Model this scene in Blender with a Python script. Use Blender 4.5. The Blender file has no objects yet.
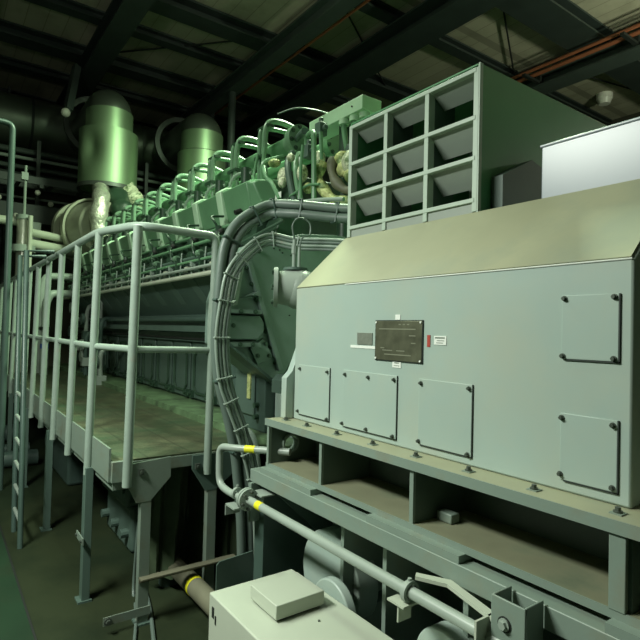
import bpy, bmesh, math, random
from mathutils import Vector, Matrix
random.seed(7)
D = bpy.data; SC = bpy.context.scene; COL = SC.collection
PI = math.pi

# ------------------------------------------------------------------ materials
def mat(name, col, rough=.5, metal=0., noise=.12, nscale=6., bump=0., bscale=40., dirt=None, dscale=3., dlo=.5, dhi=.7, spec=.5):
    m = D.materials.new(name); m.use_nodes = True
    nt = m.node_tree; N = nt.nodes; L = nt.links; b = N['Principled BSDF']
    b.inputs['Roughness'].default_value = rough; b.inputs['Metallic'].default_value = metal
    b.inputs['Specular IOR Level'].default_value = spec
    tc = N.new('ShaderNodeTexCoord')
    nz = N.new('ShaderNodeTexNoise'); nz.inputs['Scale'].default_value = nscale; nz.inputs['Detail'].default_value = 6
    L.new(tc.outputs['Object'], nz.inputs['Vector'])
    cr = N.new('ShaderNodeValToRGB')
    a = [max(0, c*(1-noise)) for c in col]; c2 = [min(1, c*(1+noise)) for c in col]
    cr.color_ramp.elements[0].position = .3; cr.color_ramp.elements[1].position = .7
    cr.color_ramp.elements[0].color = (*a, 1); cr.color_ramp.elements[1].color = (*c2, 1)
    L.new(nz.outputs['Fac'], cr.inputs['Fac'])
    out = cr.outputs['Color']
    if dirt:
        n2 = N.new('ShaderNodeTexNoise'); n2.inputs['Scale'].default_value = dscale; n2.inputs['Detail'].default_value = 8
        n2.inputs['Roughness'].default_value = .65
        L.new(tc.outputs['Object'], n2.inputs['Vector'])
        r2 = N.new('ShaderNodeValToRGB'); r2.color_ramp.elements[0].position = dlo; r2.color_ramp.elements[1].position = dhi
        L.new(n2.outputs['Fac'], r2.inputs['Fac'])
        mx = N.new('ShaderNodeMixRGB'); L.new(r2.outputs['Color'], mx.inputs['Fac'])
        L.new(out, mx.inputs['Color1']); mx.inputs['Color2'].default_value = (*dirt, 1)
        out = mx.outputs['Color']
    L.new(out, b.inputs['Base Color'])
    if bump:
        n3 = N.new('ShaderNodeTexNoise'); n3.inputs['Scale'].default_value = bscale; n3.inputs['Detail'].default_value = 4
        L.new(tc.outputs['Object'], n3.inputs['Vector'])
        bp = N.new('ShaderNodeBump'); bp.inputs['Strength'].default_value = bump; bp.inputs['Distance'].default_value = .02
        L.new(n3.outputs['Fac'], bp.inputs['Height']); L.new(bp.outputs['Normal'], b.inputs['Normal'])
    return m

M = {}
M['gen']    = mat('generator_paint', (.36,.46,.41), .42, noise=.04, nscale=3, dirt=(.42,.46,.37), dscale=2.2, dlo=.45, dhi=.8)
M['gentop'] = mat('dusty_cream_paint', (.34,.35,.23), .5, noise=.08, nscale=4, dirt=(.29,.32,.23), dscale=2.5)
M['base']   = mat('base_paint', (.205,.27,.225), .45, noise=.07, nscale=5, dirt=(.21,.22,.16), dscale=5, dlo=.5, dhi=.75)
M['based']  = mat('base_paint_shaded', (.085,.13,.105), .5, noise=.15, nscale=5)  # dark copy of the base paint, shade of the recesses put into the colour
M['dust']   = mat('brown_dusty_plate', (.21,.22,.14), .6, noise=.12, nscale=8, dirt=(.14,.17,.11), dscale=4)
M['panelgap'] = mat('gasket_black', (.02,.03,.025), .6)
M['bolt']   = mat('bolt_steel', (.09,.11,.09), .4, .4)
M['rail']   = mat('railing_paint', (.27,.345,.29), .4, noise=.08, nscale=12, dirt=(.30,.30,.24), dscale=14, dlo=.6, dhi=.72)
M['teal']   = mat('engine_teal_paint', (.060,.10,.083), .4, noise=.1, nscale=6)
M['tealmid'] = mat('engine_mid_paint', (.085,.135,.11), .4, noise=.1, nscale=6)
M['egreen'] = mat('engine_green_paint', (.14,.30,.16), .35, noise=.08, nscale=7)
M['hoop'] = mat('engine_pipe_paint', (.17,.30,.19), .35, noise=.1)
M['chrome'] = mat('bright_wrapped_pipe', (.72,.74,.62), .3, .6, noise=.1, bump=.3, bscale=12)
M['plat'] = mat('platform_steel_paint', (.18,.235,.19), .45, noise=.08, dirt=(.16,.17,.12), dscale=6)
M['bell'] = mat('housing_teal_grey', (.15,.215,.185), .38, noise=.08)
M['epale']  = mat('engine_pale_rib_paint', (.52,.74,.52), .35, noise=.06, nscale=7)
M['egdark'] = mat('engine_dark_green', (.035,.075,.045), .4, noise=.2, nscale=9)
M['deck']   = mat('deck_plate_worn', (.085,.095,.05), .55, noise=.35, nscale=9, dirt=(.045,.085,.04), dscale=2.2, dlo=.42, dhi=.66, bump=.25, bscale=60)
M['ledge']  = mat('ledge_green', (.12,.20,.10), .5, noise=.3, nscale=10, dirt=(.05,.07,.04), dscale=6)
M['floor']  = mat('floor_green_epoxy', (.016,.026,.013), .6, noise=.3, nscale=1.5, dirt=(.028,.038,.018), dscale=.9, dlo=.46, dhi=.62, spec=.15)
M['ceil']   = mat('ceiling_board', (.40,.38,.27), .8, noise=.1, nscale=.8, dirt=(.30,.29,.20), dscale=1.4)
M['wall']   = mat('wall_olive', (.05,.05,.032), .8, noise=.2, nscale=1)
M['steel']  = mat('roof_steel_dark', (.028,.040,.034), .55, noise=.15, nscale=3)
M['steel2'] = mat('roof_steel_grey', (.06,.08,.068), .5, noise=.12, nscale=3)
M['stack']  = mat('stack_sheet_metal', (.34,.49,.29), .48, .75, noise=.06, nscale=2, bump=.08, bscale=3)
M['darkduct'] = mat('duct_sheet_dark', (.16,.19,.15), .40, .7, noise=.15, nscale=2)
M['ring']   = mat('duct_ring_grey', (.13,.15,.13), .45, .5)
M['foil']   = mat('crinkled_foil', (.78,.80,.66), .35, .55, noise=.2, nscale=14, bump=1., bscale=24)
M['lag']    = mat('yellow_lagging', (.66,.70,.30), .45, .1, noise=.35, nscale=14, dirt=(.16,.24,.08), dscale=12, dlo=.45, dhi=.58, bump=1., bscale=28)
M['lagw']   = mat('white_lagging', (.80,.84,.60), .4, .1, noise=.2, nscale=18, dirt=(.2,.28,.14), dscale=16, dlo=.5, dhi=.6, bump=1., bscale=34)
M['cream']  = mat('cream_drum_paint', (.42,.44,.33), .4, noise=.08)
M['pipeW']  = mat('pale_pipe_paint', (.50,.54,.43), .35, noise=.1)
M['pipeG']  = mat('grey_pipe_paint', (.30,.36,.31), .38, noise=.08)
M['cab']    = mat('cabinet_paint', (.46,.51,.41), .4, noise=.04, nscale=4)
M['white']  = mat('white_cabinet_enamel', (.31,.36,.40), .28, noise=.03)
M['duct']   = mat('duct_green_paint', (.09,.30,.13), .4, noise=.06, nscale=4)
M['louv']   = mat('louvre_paint', (.33,.38,.33), .45, noise=.05)
M['louvf']  = mat('louvre_frame_paint', (.45,.55,.46), .4, noise=.05)
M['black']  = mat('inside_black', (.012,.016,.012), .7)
M['cable']  = mat('cable_rubber_grey', (.12,.165,.14), .45, noise=.08)
M['yellow'] = mat('yellow_tape', (.75,.72,.02), .5)
M['red']    = mat('red_sticker', (.42,.06,.04), .5)
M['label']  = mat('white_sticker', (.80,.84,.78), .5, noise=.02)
M['ink']    = mat('sticker_ink', (.12,.16,.12), .6)
M['brass']  = mat('nameplate_steel', (.15,.16,.105), .4, .6, noise=.3, nscale=20)
M['brassl'] = mat('nameplate_engraving', (.34,.36,.26), .4, .5)
M['dull']   = mat('dull_small_plate', (.26,.29,.24), .4, .4, noise=.12, nscale=60)
M['orange'] = mat('orange_conduit', (.36,.12,.055), .5)
M['lampw']  = mat('lamp_plastic', (.7,.7,.6), .4)
M['brown']  = mat('old_brown_pipe', (.15,.15,.10), .55, noise=.2)
M['blue']   = mat('blue_band', (.05,.10,.35), .5)

# ceiling: seams between the boards
def seams(m, scale):
    nt = m.node_tree; N = nt.nodes; L = nt.links; b = N['Principled BSDF']
    tc = N.new('ShaderNodeTexCoord'); mp = N.new('ShaderNodeMapping')
    mp.inputs['Scale'].default_value = scale
    L.new(tc.outputs['Object'], mp.inputs['Vector'])
    br = N.new('ShaderNodeTexBrick'); br.offset = 0; br.inputs['Scale'].default_value = 1
    br.inputs['Mortar Size'].default_value = .006
    L.new(mp.outputs['Vector'], br.inputs['Vector'])
    old = b.inputs['Base Color'].links[0].from_socket
    mx = N.new('ShaderNodeMixRGB'); mx.blend_type = 'MULTIPLY'; mx.inputs['Fac'].default_value = 1
    br.inputs['Color1'].default_value = (1,1,1,1); br.inputs['Color2'].default_value = (.86,.86,.86,1); br.inputs['Mortar'].default_value = (.6,.6,.6,1)
    L.new(old, mx.inputs['Color1']); L.new(br.outputs['Color'], mx.inputs['Color2']); L.new(mx.outputs['Color'], b.inputs['Base Color'])
seams(M['ceil'], (.08, .9, 1))
seams(M['deck'], (2.0, 1.1, 1))

# ------------------------------------------------------------------ mesh helpers
class MB:
    def __init__(s): s.bm = bmesh.new()
    def box(s, x0, x1, y0, y1, z0, z1):
        bm = s.bm
        v = [bm.verts.new((x, y, z)) for x in (min(x0,x1), max(x0,x1)) for y in (min(y0,y1), max(y0,y1)) for z in (min(z0,z1), max(z0,z1))]
        for f in ((0,1,3,2),(4,6,7,5),(0,4,5,1),(2,3,7,6),(0,2,6,4),(1,5,7,3)): bm.faces.new([v[i] for i in f])
        return s
    def loop(s, pa, pb):
        """solid between two matching closed outlines"""
        bm = s.bm; A = [bm.verts.new(p) for p in pa]; B = [bm.verts.new(p) for p in pb]; n = len(A)
        bm.faces.new(A[::-1]); bm.faces.new(B)
        for i in range(n): bm.faces.new((A[i], A[(i+1)%n], B[(i+1)%n], B[i]))
        return s
    def px(s, prof, x0, x1):   # outline in (y,z) pushed along x
        return s.loop([(x0,y,z) for y,z in prof], [(x1,y,z) for y,z in prof])
    def py(s, prof, y0, y1):   # outline in (x,z) pushed along y
        return s.loop([(x,y0,z) for x,z in prof], [(x,y1,z) for x,z in prof])
    def pz(s, prof, z0, z1):
        return s.loop([(x,y,z0) for x,y in prof], [(x,y,z1) for x,y in prof])
    def cyl(s, a, b, r, r2=None, n=20):
        a = Vector(a); b = Vector(b); d = (b-a); r2 = r if r2 is None else r2
        q = d.to_track_quat('Z', 'Y')
        A = [a + q @ Vector((math.cos(2*PI*i/n)*r, math.sin(2*PI*i/n)*r, 0)) for i in range(n)]
        B = [b + q @ Vector((math.cos(2*PI*i/n)*r2, math.sin(2*PI*i/n)*r2, 0)) for i in range(n)]
        return s.loop(A, B)
    def ring(s, a, b, r0, r1, n=32):   # hollow ring
        a = Vector(a); b = Vector(b); q = (b-a).to_track_quat('Z', 'Y'); bm = s.bm
        L = []
        for p, r in ((a,r0),(a,r1),(b,r1),(b,r0)):
            L.append([bm.verts.new(p + q @ Vector((math.cos(2*PI*i/n)*r, math.sin(2*PI*i/n)*r, 0))) for i in range(n)])
        for k in range(4):
            P, Q = L[k], L[(k+1)%4]
            for i in range(n): bm.faces.new((P[i], P[(i+1)%n], Q[(i+1)%n], Q[i]))
        return s
    def tube(s, pts, r, n=12, sm=6, closed=False):
        """round tube along smoothed points"""
        P = [Vector(p) for p in pts]
        if sm and len(P) > 2:
            Q = []
            for i in range(len(P)-1):
                p0 = P[max(i-1,0)]; p1 = P[i]; p2 = P[i+1]; p3 = P[min(i+2,len(P)-1)]
                for k in range(sm):
                    t = k/sm
                    Q.append(.5*((2*p1)+(-p0+p2)*t+(2*p0-5*p1+4*p2-p3)*t*t+(-p0+3*p1-3*p2+p3)*t*t*t))
            Q.append(P[-1]); P = Q
        bm = s.bm; rings = []; up = None
        for i, p in enumerate(P):
            d = (P[min(i+1,len(P)-1)] - P[max(i-1,0)]).normalized()
            if up is None:
                up = Vector((0,0,1)) if abs(d.z) < .9 else Vector((1,0,0))
            u = d.cross(up).normalized(); w = u.cross(d).normalized(); up = w
            rr = r(i/(len(P)-1)) if callable(r) else r
            rings.append([bm.verts.new(p + u*math.cos(2*PI*k/n)*rr + w*math.sin(2*PI*k/n)*rr) for k in range(n)])
        for A, B in zip(rings, rings[1:]):
            for k in range(n): bm.faces.new((A[k], A[(k+1)%n], B[(k+1)%n], B[k]))
        bm.faces.new(rings[0][::-1]); bm.faces.new(rings[-1])
        return s
    def elbow(s, pts, r, n=14): return s.tube(fillet(pts), r, n, 0)
    def hexb(s, c, ax, r=.009, h=.008):
        c = Vector(c); a = Vector(ax).normalized()
        s.cyl(c - a*.001, c + a*h*.35, r*1.45, n=12); s.cyl(c + a*h*.2, c + a*h, r, n=6); return s
    def sphere(s, c, r, sc=(1,1,1), u=20, v=12):
        g = bmesh.ops.create_uvsphere(s.bm, u_segments=u, v_segments=v, radius=r)
        for q in g['verts']: q.co = Vector((q.co.x*sc[0], q.co.y*sc[1], q.co.z*sc[2])) + Vector(c)
        return s
    def build(s, name, m, parent=None, bevel=0, smooth=True):
        bm = s.bm; bmesh.ops.recalc_face_normals(bm, faces=bm.faces)
        me = D.meshes.new(name); 
        c = Vector((0,0,0))
        if bm.verts:
            xs = [v.co for v in bm.verts]
            c = Vector(((min(v.x for v in xs)+max(v.x for v in xs))/2, (min(v.y for v in xs)+max(v.y for v in xs))/2, min(v.z for v in xs)))
        for v in bm.verts: v.co -= c
        for f in bm.faces: f.smooth = smooth
        for e in bm.edges:
            if len(e.link_faces) == 2 and e.link_faces[0].normal.angle(e.link_faces[1].normal, 0) > math.radians(35): e.smooth = False
        bm.to_mesh(me); bm.free(); me.materials.append(M[m])
        o = D.objects.new(name, me); COL.objects.link(o)
        if parent is not None:
            o.parent = parent; o.location = c - wloc(parent)
        else: o.location = c
        if bevel:
            b = o.modifiers.new('bevel', 'BEVEL'); b.width = bevel; b.segments = 2; b.limit_method = 'ANGLE'; b.angle_limit = math.radians(50)
        return o
def wloc(o):
    p = Vector(o.location)
    while o.parent: o = o.parent; p += Vector(o.location)
    return p
def fillet(pts, rad=.06, k=6):
    P = [Vector(p) for p in pts]; out = [P[0]]
    for i in range(1, len(P)-1):
        a, b, c = P[i-1], P[i], P[i+1]
        r = min(rad, (a-b).length*.48, (c-b).length*.48)
        p = b + (a-b).normalized()*r; q = b + (c-b).normalized()*r
        for j in range(k+1):
            t = j/k; out.append(p*(1-t)**2 + b*2*t*(1-t) + q*t*t)
    out.append(P[-1]); return out
def tag(o, label=None, cat=None, group=None, kind=None):
    if label: o['label'] = label
    if cat: o['category'] = cat
    if group: o['group'] = group
    if kind: o['kind'] = kind
    return o
def thing(name, loc, label, cat, group=None):
    o = D.objects.new(name, None); COL.objects.link(o); o.location = loc; o.empty_display_size = .1
    return tag(o, label, cat, group)
def plab(o, label): o['label'] = label; return o

# ------------------------------------------------------------------ camera
F = 533.; a = math.radians(35.8); p = math.radians(1.2); r = math.radians(1.4); EZ = 1.45
vh = Vector((-math.cos(a), math.sin(a), 0)); rh = Vector((math.sin(a), math.cos(a), 0)); up = Vector((0,0,1))
fw = vh*math.cos(p) + up*math.sin(p); uh = -vh*math.sin(p) + up*math.cos(p)
Rv = math.cos(r)*rh + math.sin(r)*uh*(-1)*(-1); Uv = math.cos(r)*uh - math.sin(r)*rh
cd = D.cameras.new('camera'); cam = D.objects.new('camera', cd); COL.objects.link(cam)
mw = Matrix(((Rv.x, Uv.x, -fw.x, 0), (Rv.y, Uv.y, -fw.y, 0), (Rv.z, Uv.z, -fw.z, EZ), (0,0,0,1)))
cam.matrix_world = mw; cd.sensor_width = 36; cd.lens = F/640*36; cd.clip_start = .02; SC.camera = cam

# ------------------------------------------------------------------ setting
CZ = 6.28
def struct(name, mb, m): o = mb.build(name, m); o['kind'] = 'structure'; return o
struct('floor', MB().box(-16, 5, -5, 12, -.1, 0), 'floor')
struct('ceiling', MB().box(-16, 5, -5, 12, CZ, CZ+.1), 'ceil')
struct('wall_left', MB().box(-16.1, -16, -5, 12, 0, CZ), 'wall')
struct('wall_right', MB().box(5, 5.1, -5, 12, 0, CZ), 'wall')
struct('wall_back', MB().box(-16, 5, 12, 12.1, 0, CZ), 'wall')
struct('wall_front', MB().box(-16, 5, -5.1, -5, 0, CZ), 'wall')
struct('trim_1', MB().box(-16, -1.5, .415, .425, 0, .006), 'black')
M['fgreen'] = mat('floor_green_paint', (.014,.040,.018), .45, noise=.2, nscale=2, dirt=(.02,.035,.016), dscale=3)
struct('trim_2', MB().box(-16, 5, -3, .415, 0, .004), 'fgreen')

# roof steelwork : I sections
def ibeam_y(X, w, h, z, m, lab, y0=-5, y1=12):
    t = .03
    o = MB().px([(y0,z),(y1,z),(y1,z+t),(y0,z+t)], X-w/2, X+w/2).px([(y0,z+t),(y1,z+t),(y1,z+h-t),(y0,z+h-t)], X-.012, X+.012).px([(y0,z+h-t),(y1,z+h-t),(y1,z+h),(y0,z+h)], X-w/2, X+w/2).build('roof_beam', m)
    tag(o, lab, 'beam', 'steel beams under the roof')
def ibeam_x(Y, w, h, z, m, lab, x0=-16, x1=5):
    t = .03
    o = MB().box(x0, x1, Y-w/2, Y+w/2, z, z+t).box(x0, x1, Y-.015, Y+.015, z+t, z+h-t).box(x0, x1, Y-w/2, Y+w/2, z+h-t, z+h).build('roof_beam', m)
    tag(o, lab, 'beam', 'steel beams under the roof')
for X, w, h, lab in ((-4.35,.55,.48,'broad dark crosswise roof beam passing above the green intake duct'),
                     (-5.85,.20,.30,'thin dark crosswise roof beam just left of the broad crosswise one'),
                     (-7.6,.34,.42,'dark crosswise roof beam over the front end of the engine'),
                     (-8.65,.20,.30,'narrow dark crosswise roof beam over the engine, second bay'),
                     (-9.95,.34,.42,'dark crosswise roof beam directly above the exhaust stacks'),
                     (-11.2,.22,.30,'dim crosswise roof beam beyond the exhaust stacks'),
                     (-12.8,.34,.42,'farthest dim crosswise roof beam at upper left')):
    ibeam_y(X, w, .20 if w > .25 else .14, 6.07 if w > .25 else 6.13, 'steel', lab)
ibeam_x(2.05, .34, .30, 5.76, 'steel', 'long dark roof beam ending above the nearer exhaust stack')
ibeam_x(4.30, .24, .26, 5.80, 'steel2', 'long grey roof beam with rods along it, over the engine middle')
ibeam_x(5.60, .50, .28, 5.78, 'steel', 'broad dark lengthwise roof beam behind the grey one')
ibeam_x(8.60, .40, .24, 5.82, 'steel2', 'grey lengthwise roof beam at upper right beside the orange conduits')
ibeam_x(.3, .26, .26, 5.80, 'steel', 'dim lengthwise roof beam above the walkway at upper left')
# thin bracing rods
for p0, p1, lab in (((-5.85,4.3,6.22),(-7.6,6.9,6.22),'thin bracing rod crossing the bay behind the intake louvre'),
                    ((-4.4,6.0,6.22),(-5.85,8.5,6.22),'thin bracing rod above the green duct side'),
                    ((-9.95,2.1,6.22),(-7.6,4.2,6.22),'thin bracing rod slanting over the engine front'),
                    ((-5.2,8.7,6.22),(-4.6,11.4,6.22),'thin bracing rod in the bay at far upper right')):
    tag(MB().cyl(p0, p1, .014, n=8).build('bracing_rod', 'black'), lab, 'rod', 'thin roof bracing rods')
# struts hanging off the steelwork near the stacks
o = MB().cyl((-8.9,4.3,5.81),(-8.9,4.3,4.2),.07).build('hanger_post','steel2'); tag(o,'short grey vertical hanger under the long grey roof beam','post')
o = MB().cyl((-9.6,1.78,5.77),(-9.2,1.60,4.86),.075, n=4).build('roof_strut','steel2'); tag(o,'grey slanting strut ending by the small white lamp','strut')
# building column at left edge
t = thing('steel_column', (-12.1,.86,0), 'tall dark steel column at the far left edge', 'column')
MB().box(-12.12,-12.08,.70,1.02,0.03,6.05).box(-12.3,-11.9,.68,.72,0.03,6.05).box(-12.3,-11.9,1.0,1.04,0.03,6.05).build('column_shaft','steel',t)
MB().box(-12.4,-11.8,.59,1.14,0,.03).build('base_plate','steel',t)

# orange conduits under the grey right hand beam and on the middle one
for k, (y, z, x0, x1) in enumerate(((8.10,5.98,-9.5,0),(8.20,5.94,-9.5,0),(8.30,5.98,-9.5,0))):
    tag(MB().cyl((x0,y,z),(x1,y,z),.028, n=8).build('conduit','orange'),
        ['orange conduit nearest the viewer in the run of three at upper right','middle one of three orange conduits at upper right','orange conduit closest to the grey beam in the run of three'][k], 'conduit', 'orange conduits on the right beam')
for k, X in enumerate((-5.3,-3.7,-6.6)):
    tag(MB().box(X-.03,X+.03,7.95,8.42,5.86,5.90).box(X-.03,X+.03,8.40,8.45,5.86,6.0).build('conduit_hanger','black'),
        ['small dark bracket under the orange conduits beside the duct corner','small dark bracket holding the orange conduits near right edge','small dark bracket at the left end of the orange conduits'][k], 'bracket', 'conduit brackets')
for k, (y, z) in enumerate(((4.62,6.05),(4.72,6.05))):
    tag(MB().cyl((-11,y,z),(-3.5,y,z),.02, n=8).build('conduit','orange'),
        ['thin orange conduit running close along the grey roof beam','second thin orange conduit beside the grey roof beam, slightly farther'][k], 'conduit', 'orange conduits on the middle beam')
# ceiling sensor, bulb lamp
t = thing('ceiling_detector', (-5.25,10.6,CZ-.2), 'round pale detector on the ceiling at far upper right', 'detector')
MB().cyl((-5.25,10.6,CZ-.1),(-5.25,10.6,CZ),.15).build('mount','lampw',t); MB().cyl((-5.25,10.6,CZ-.2),(-5.25,10.6,CZ-.1),.10,.14).build('cover','lampw',t)
t = thing('small_lamp', (-9.2,1.57,4.76), 'small white lamp at the foot of the slanting strut', 'lamp')
MB().sphere((-9.16,1.56,4.80),.07).build('globe','lampw',t); MB().cyl((-9.19,1.59,4.83),(-9.22,1.62,4.93),.05).build('socket','steel2',t)

# ------------------------------------------------------------------ GENERATOR
GX0, GX1, GY = -1.987, -.572, 1.3
t = thing('generator', (-1.28, 2.2, 1.06), 'large pale grey-green generator housing with bolted panels on the front', 'generator')
MB().px([(GY,1.06),(GY,1.633),(1.568,1.888),(2.83,1.888),(3.1,1.633),(3.1,1.06)], GX0, GX1).build('housing','gen',t, bevel=.006)
plab(MB().tube([(GX0+.35,1.2985,1.636),(GX1-.003,1.2985,1.636)],.0022,6,0).build('worn_edge_highlight','label',t),'pale worn edge line with painted highlight')  # pale line puts the edge highlight and chipped paint into colour
# cream coated slope and roof sheets
plab(MB().px([(1.303,1.637),(1.568,1.889),(1.566,1.893),(1.299,1.641)], GX0+.003, GX1-.006).build('sloping_top_sheet','gentop',t),'dusty cream sloping sheet above the front')
plab(MB().box(GX0+.003, GX1-.004, 1.568, 2.82, 1.888, 1.892).build('roof_sheet','gentop',t),'dusty cream roof sheet')
# end cover at right
MB().px([(1.34,1.40),(1.31,1.32),(1.29,1.27),(1.26,1.24),(1.26,1.062),(1.5,1.062),(1.5,1.40)],-2.03,-1.99).build('end_shield','gen',t, bevel=.003)
MB().tube(fillet([(-2.032,1.285,1.19),(-2.05,1.285,1.19),(-2.05,1.285,1.11),(-2.032,1.285,1.11)],.01),.005,8,0).build('shield_handle','teal',t)
MB().px([(1.36,1.10),(1.36,1.60),(1.60,1.83),(2.78,1.83),(3.03,1.6),(3.03,1.10)], GX1, GX1+.012).build('end_cover','gen',t, bevel=.003)
def gpanel(x0, x1, z0, z1, bolts):
    d = MB().box(x0, x1, GY-.004, GY, z0, z1).build('access_panel','gen',t, bevel=.0015)
    # dark gasket seam on the right and lower edges
    MB().box(x1, x1+.003, GY-.0045, GY+.001, z0-.003, z1).box(x0+.01, x1+.003, GY-.0045, GY+.001, z0-.0035, z0).build('gasket','panelgap',d)
    for x, z in bolts: MB().hexb((x, GY-.004, z), (0,-1,0), .0048, .010).build('bolt','bolt',d)
gpanel(-1.948,-1.722,1.088,1.302,[(-1.935,1.285),(-1.735,1.285),(-1.945,1.10),(-1.732,1.095)])
gpanel(-1.632,-1.336,1.084,1.302,[(-1.62,1.285),(-1.484,1.285),(-1.348,1.288),(-1.632,1.094),(-1.490,1.094),(-1.350,1.092)])
gpanel(-1.232,-1.018,1.088,1.302,[(-1.222,1.288),(-1.028,1.290),(-1.228,1.098),(-1.030,1.094)])
gpanel(-.742,-.602,1.395,1.556,[(-.735,1.548),(-.612,1.548),(-.738,1.402),(-.612,1.402)])
gpanel(-.742,-.602,1.090,1.258,[(-.738,1.246),(-.612,1.246),(-.740,1.104),(-.612,1.100)])
# nameplate
np_ = plab(MB().box(-1.449,-1.222,GY-.006,GY,1.354,1.492).build('nameplate','brass',t, bevel=.001),'dark bronze rectangular nameplate')
MB().box(-1.452,-1.219,GY-.004,GY-.0005,1.351,1.495).build('plate_border','panelgap',np_)
for x in (-1.444,-1.227):
    for z in (1.359,1.487): MB().cyl((x,GY-.006,z),(x,GY-.009,z),.0035,n=10).build('rivet','label',np_)
m = MB()
for x0,x1,z in ((-1.33,-1.32,1.478),(-1.31,-1.30,1.478),(-1.29,-1.28,1.478),(-1.42,-1.40,1.395),(-1.28,-1.25,1.44),(-1.27,-1.25,1.415),(-1.40,-1.27,1.373),(-1.41,-1.36,1.387),(-1.43,-1.25,1.462),(-1.34,-1.30,1.387)):
    m.box(x0,x1,GY-.0065,GY-.0059,z,z+.0035)
m.build('engraved_lines','brassl',np_)
plab(MB().box(-1.555,-1.470,GY-.003,GY,1.404,1.448).build('small_plate','dull',t),'small dull metal plate')
plab(MB().box(-1.595,-1.452,GY-.002,GY,1.390,1.400).build('label_strip','label',t),'long white label strip')
plab(MB().box(-1.352,-1.328,GY-.002,GY,1.496,1.514).build('label_tab','label',t),'small white tab above nameplate')
l = plab(MB().box(-1.362,-1.320,GY-.002,GY,1.330,1.352).build('label_sticker','label',t),'small white printed sticker under nameplate')
MB().box(-1.352,-1.330,GY-.0026,GY-.0018,1.345,1.348).box(-1.354,-1.328,GY-.0026,GY-.0018,1.336,1.338).build('print','ink',l)
plab(MB().box(-1.202,-1.189,GY-.002,GY,1.408,1.446).build('warning_sticker','red',t),'narrow red sticker')
l = plab(MB().box(-1.172,-1.122,GY-.002,GY,1.416,1.444).build('label_sticker','label',t),'white printed sticker right of the red one')
MB().box(-1.168,-1.128,GY-.0026,GY-.0018,1.436,1.440).box(-1.160,-1.130,GY-.0026,GY-.0018,1.428,1.430).box(-1.162,-1.135,GY-.0026,GY-.0018,1.421,1.423).build('print','ink',l)

# ------------------------------------------------------------------ GENERATOR BASE (skid)
BX0, BX1 = -2.05, .45
t = thing('support_skid', (-.8, 2.2, .84), 'long welded steel base with open shelf bays under the generator', 'machine base')
MB().box(BX0, BX1, 1.195, 3.2, 1.034, 1.06).build('top_plate','gentop',t, bevel=.002)
plab(MB().box(BX0, BX1, 1.192, 1.196, 1.032, 1.061).build('edge_strip','base',t),'grey green front edge')
plab(MB().box(BX0, BX1, 1.205, 3.2, .848, .866).build('shelf_plate','dust',t),'brown dusty lower shelf')
plab(MB().box(BX0, BX1, 1.202, 1.206, .847, .867).build('edge_strip','base',t),'grey green front edge')
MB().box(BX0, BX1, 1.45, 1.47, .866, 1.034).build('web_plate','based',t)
for X, w in ((-2.03,.014),(-1.647,.014),(-1.168,.014),(-.545,.030),(-.08,.014)):
    if X == -2.03:
        # end plate with the pipe hole
        m = MB(); cy, cz, rr = 1.31, .945, .036
        n = 24; bm = m.bm
        for xx in (X-w/2, X+w/2): pass
        inner = [[bm.verts.new((xx, cy+rr*math.cos(2*PI*i/n), cz+rr*math.sin(2*PI*i/n))) for i in range(n)] for xx in (X-w/2, X+w/2)]
        def sq(i):
            c, s_ = math.cos(2*PI*i/n), math.sin(2*PI*i/n); k = 1/max(abs(c), abs(s_))
            y = cy + (c*k*(1.45-cy) if c > 0 else c*k*(cy-1.21)); z = cz + (s_*k*(1.034-cz) if s_ > 0 else s_*k*(cz-.866)); return y, z
        outer = [[bm.verts.new((xx, *sq(i))) for i in range(n)] for xx in (X-w/2, X+w/2)]
        for i in range(n):
            j = (i+1)%n
            bm.faces.new((inner[0][i], inner[0][j], outer[0][j], outer[0][i])); bm.faces.new((inner[1][i], inner[1][j], outer[1][j], outer[1][i]))
            bm.faces.new((inner[0][i], inner[0][j], inner[1][j], inner[1][i])); bm.faces.new((outer[0][i], outer[0][j], outer[1][j], outer[1][i]))
        e = m.build('end_plate','based',t)
        MB().ring((X-.02,cy,cz),(X+.02,cy,cz),.034,.042,28).build('hole_collar','base',e)
        MB().box(X-.008, X+.008, 1.198, 1.212, .866, 1.034).build('stiffener_edge','base',t)
        continue
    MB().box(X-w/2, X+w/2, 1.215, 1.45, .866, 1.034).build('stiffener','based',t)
    if w > .02: MB().box(X-.028, X+.008, 1.200, 1.214, .866, 1.034).box(X-.028, X-.014, 1.214,1.44,.866,1.034).build('stiffener_flange','base',t, bevel=.002)
    else: MB().box(X-w/2-.001, X+w/2+.001, 1.205, 1.216, .866, 1.034).build('stiffener_edge','base',t)
for X in (-1.96,-1.80,-1.60,-1.395,-1.19,-.985,-.78,-.575,-.35,-.12):
    b = MB().box(X-.014,X+.014,1.231,1.259,1.06,1.063).build('washer_plate','base',t)
    MB().hexb((X,1.245,1.063),(0,0,1),.007,.012).build('bolt','bolt',b)
# end frame parts to the right (pale boss in the last bay)
plab(MB().cyl((-.40,1.448,.935),(-.40,1.40,.935),.055,n=24).build('round_boss','white',t),'pale round boss in the last bay')
MB().cyl((-1.72,1.448,.93),(-1.72,1.44,.93),.006,n=8).cyl((-1.25,1.448,.95),(-1.25,1.44,.95),.006,n=8).build('plug','bolt',t)
tag(MB().box(-1.150,-1.09,1.30,1.34,.866,.896).build('steel_block','base', bevel=.004),'small grey steel block lying on the dusty shelf','block')
tag(MB().cyl((-1.70,1.27,.866),(-1.70,1.27,.878),.013,n=6).cyl((-1.70,1.27,.878),(-1.70,1.27,.890),.008,n=10).build('loose_nut','bolt'),'dark loose nut on the shelf by the first divider','nut')

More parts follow.
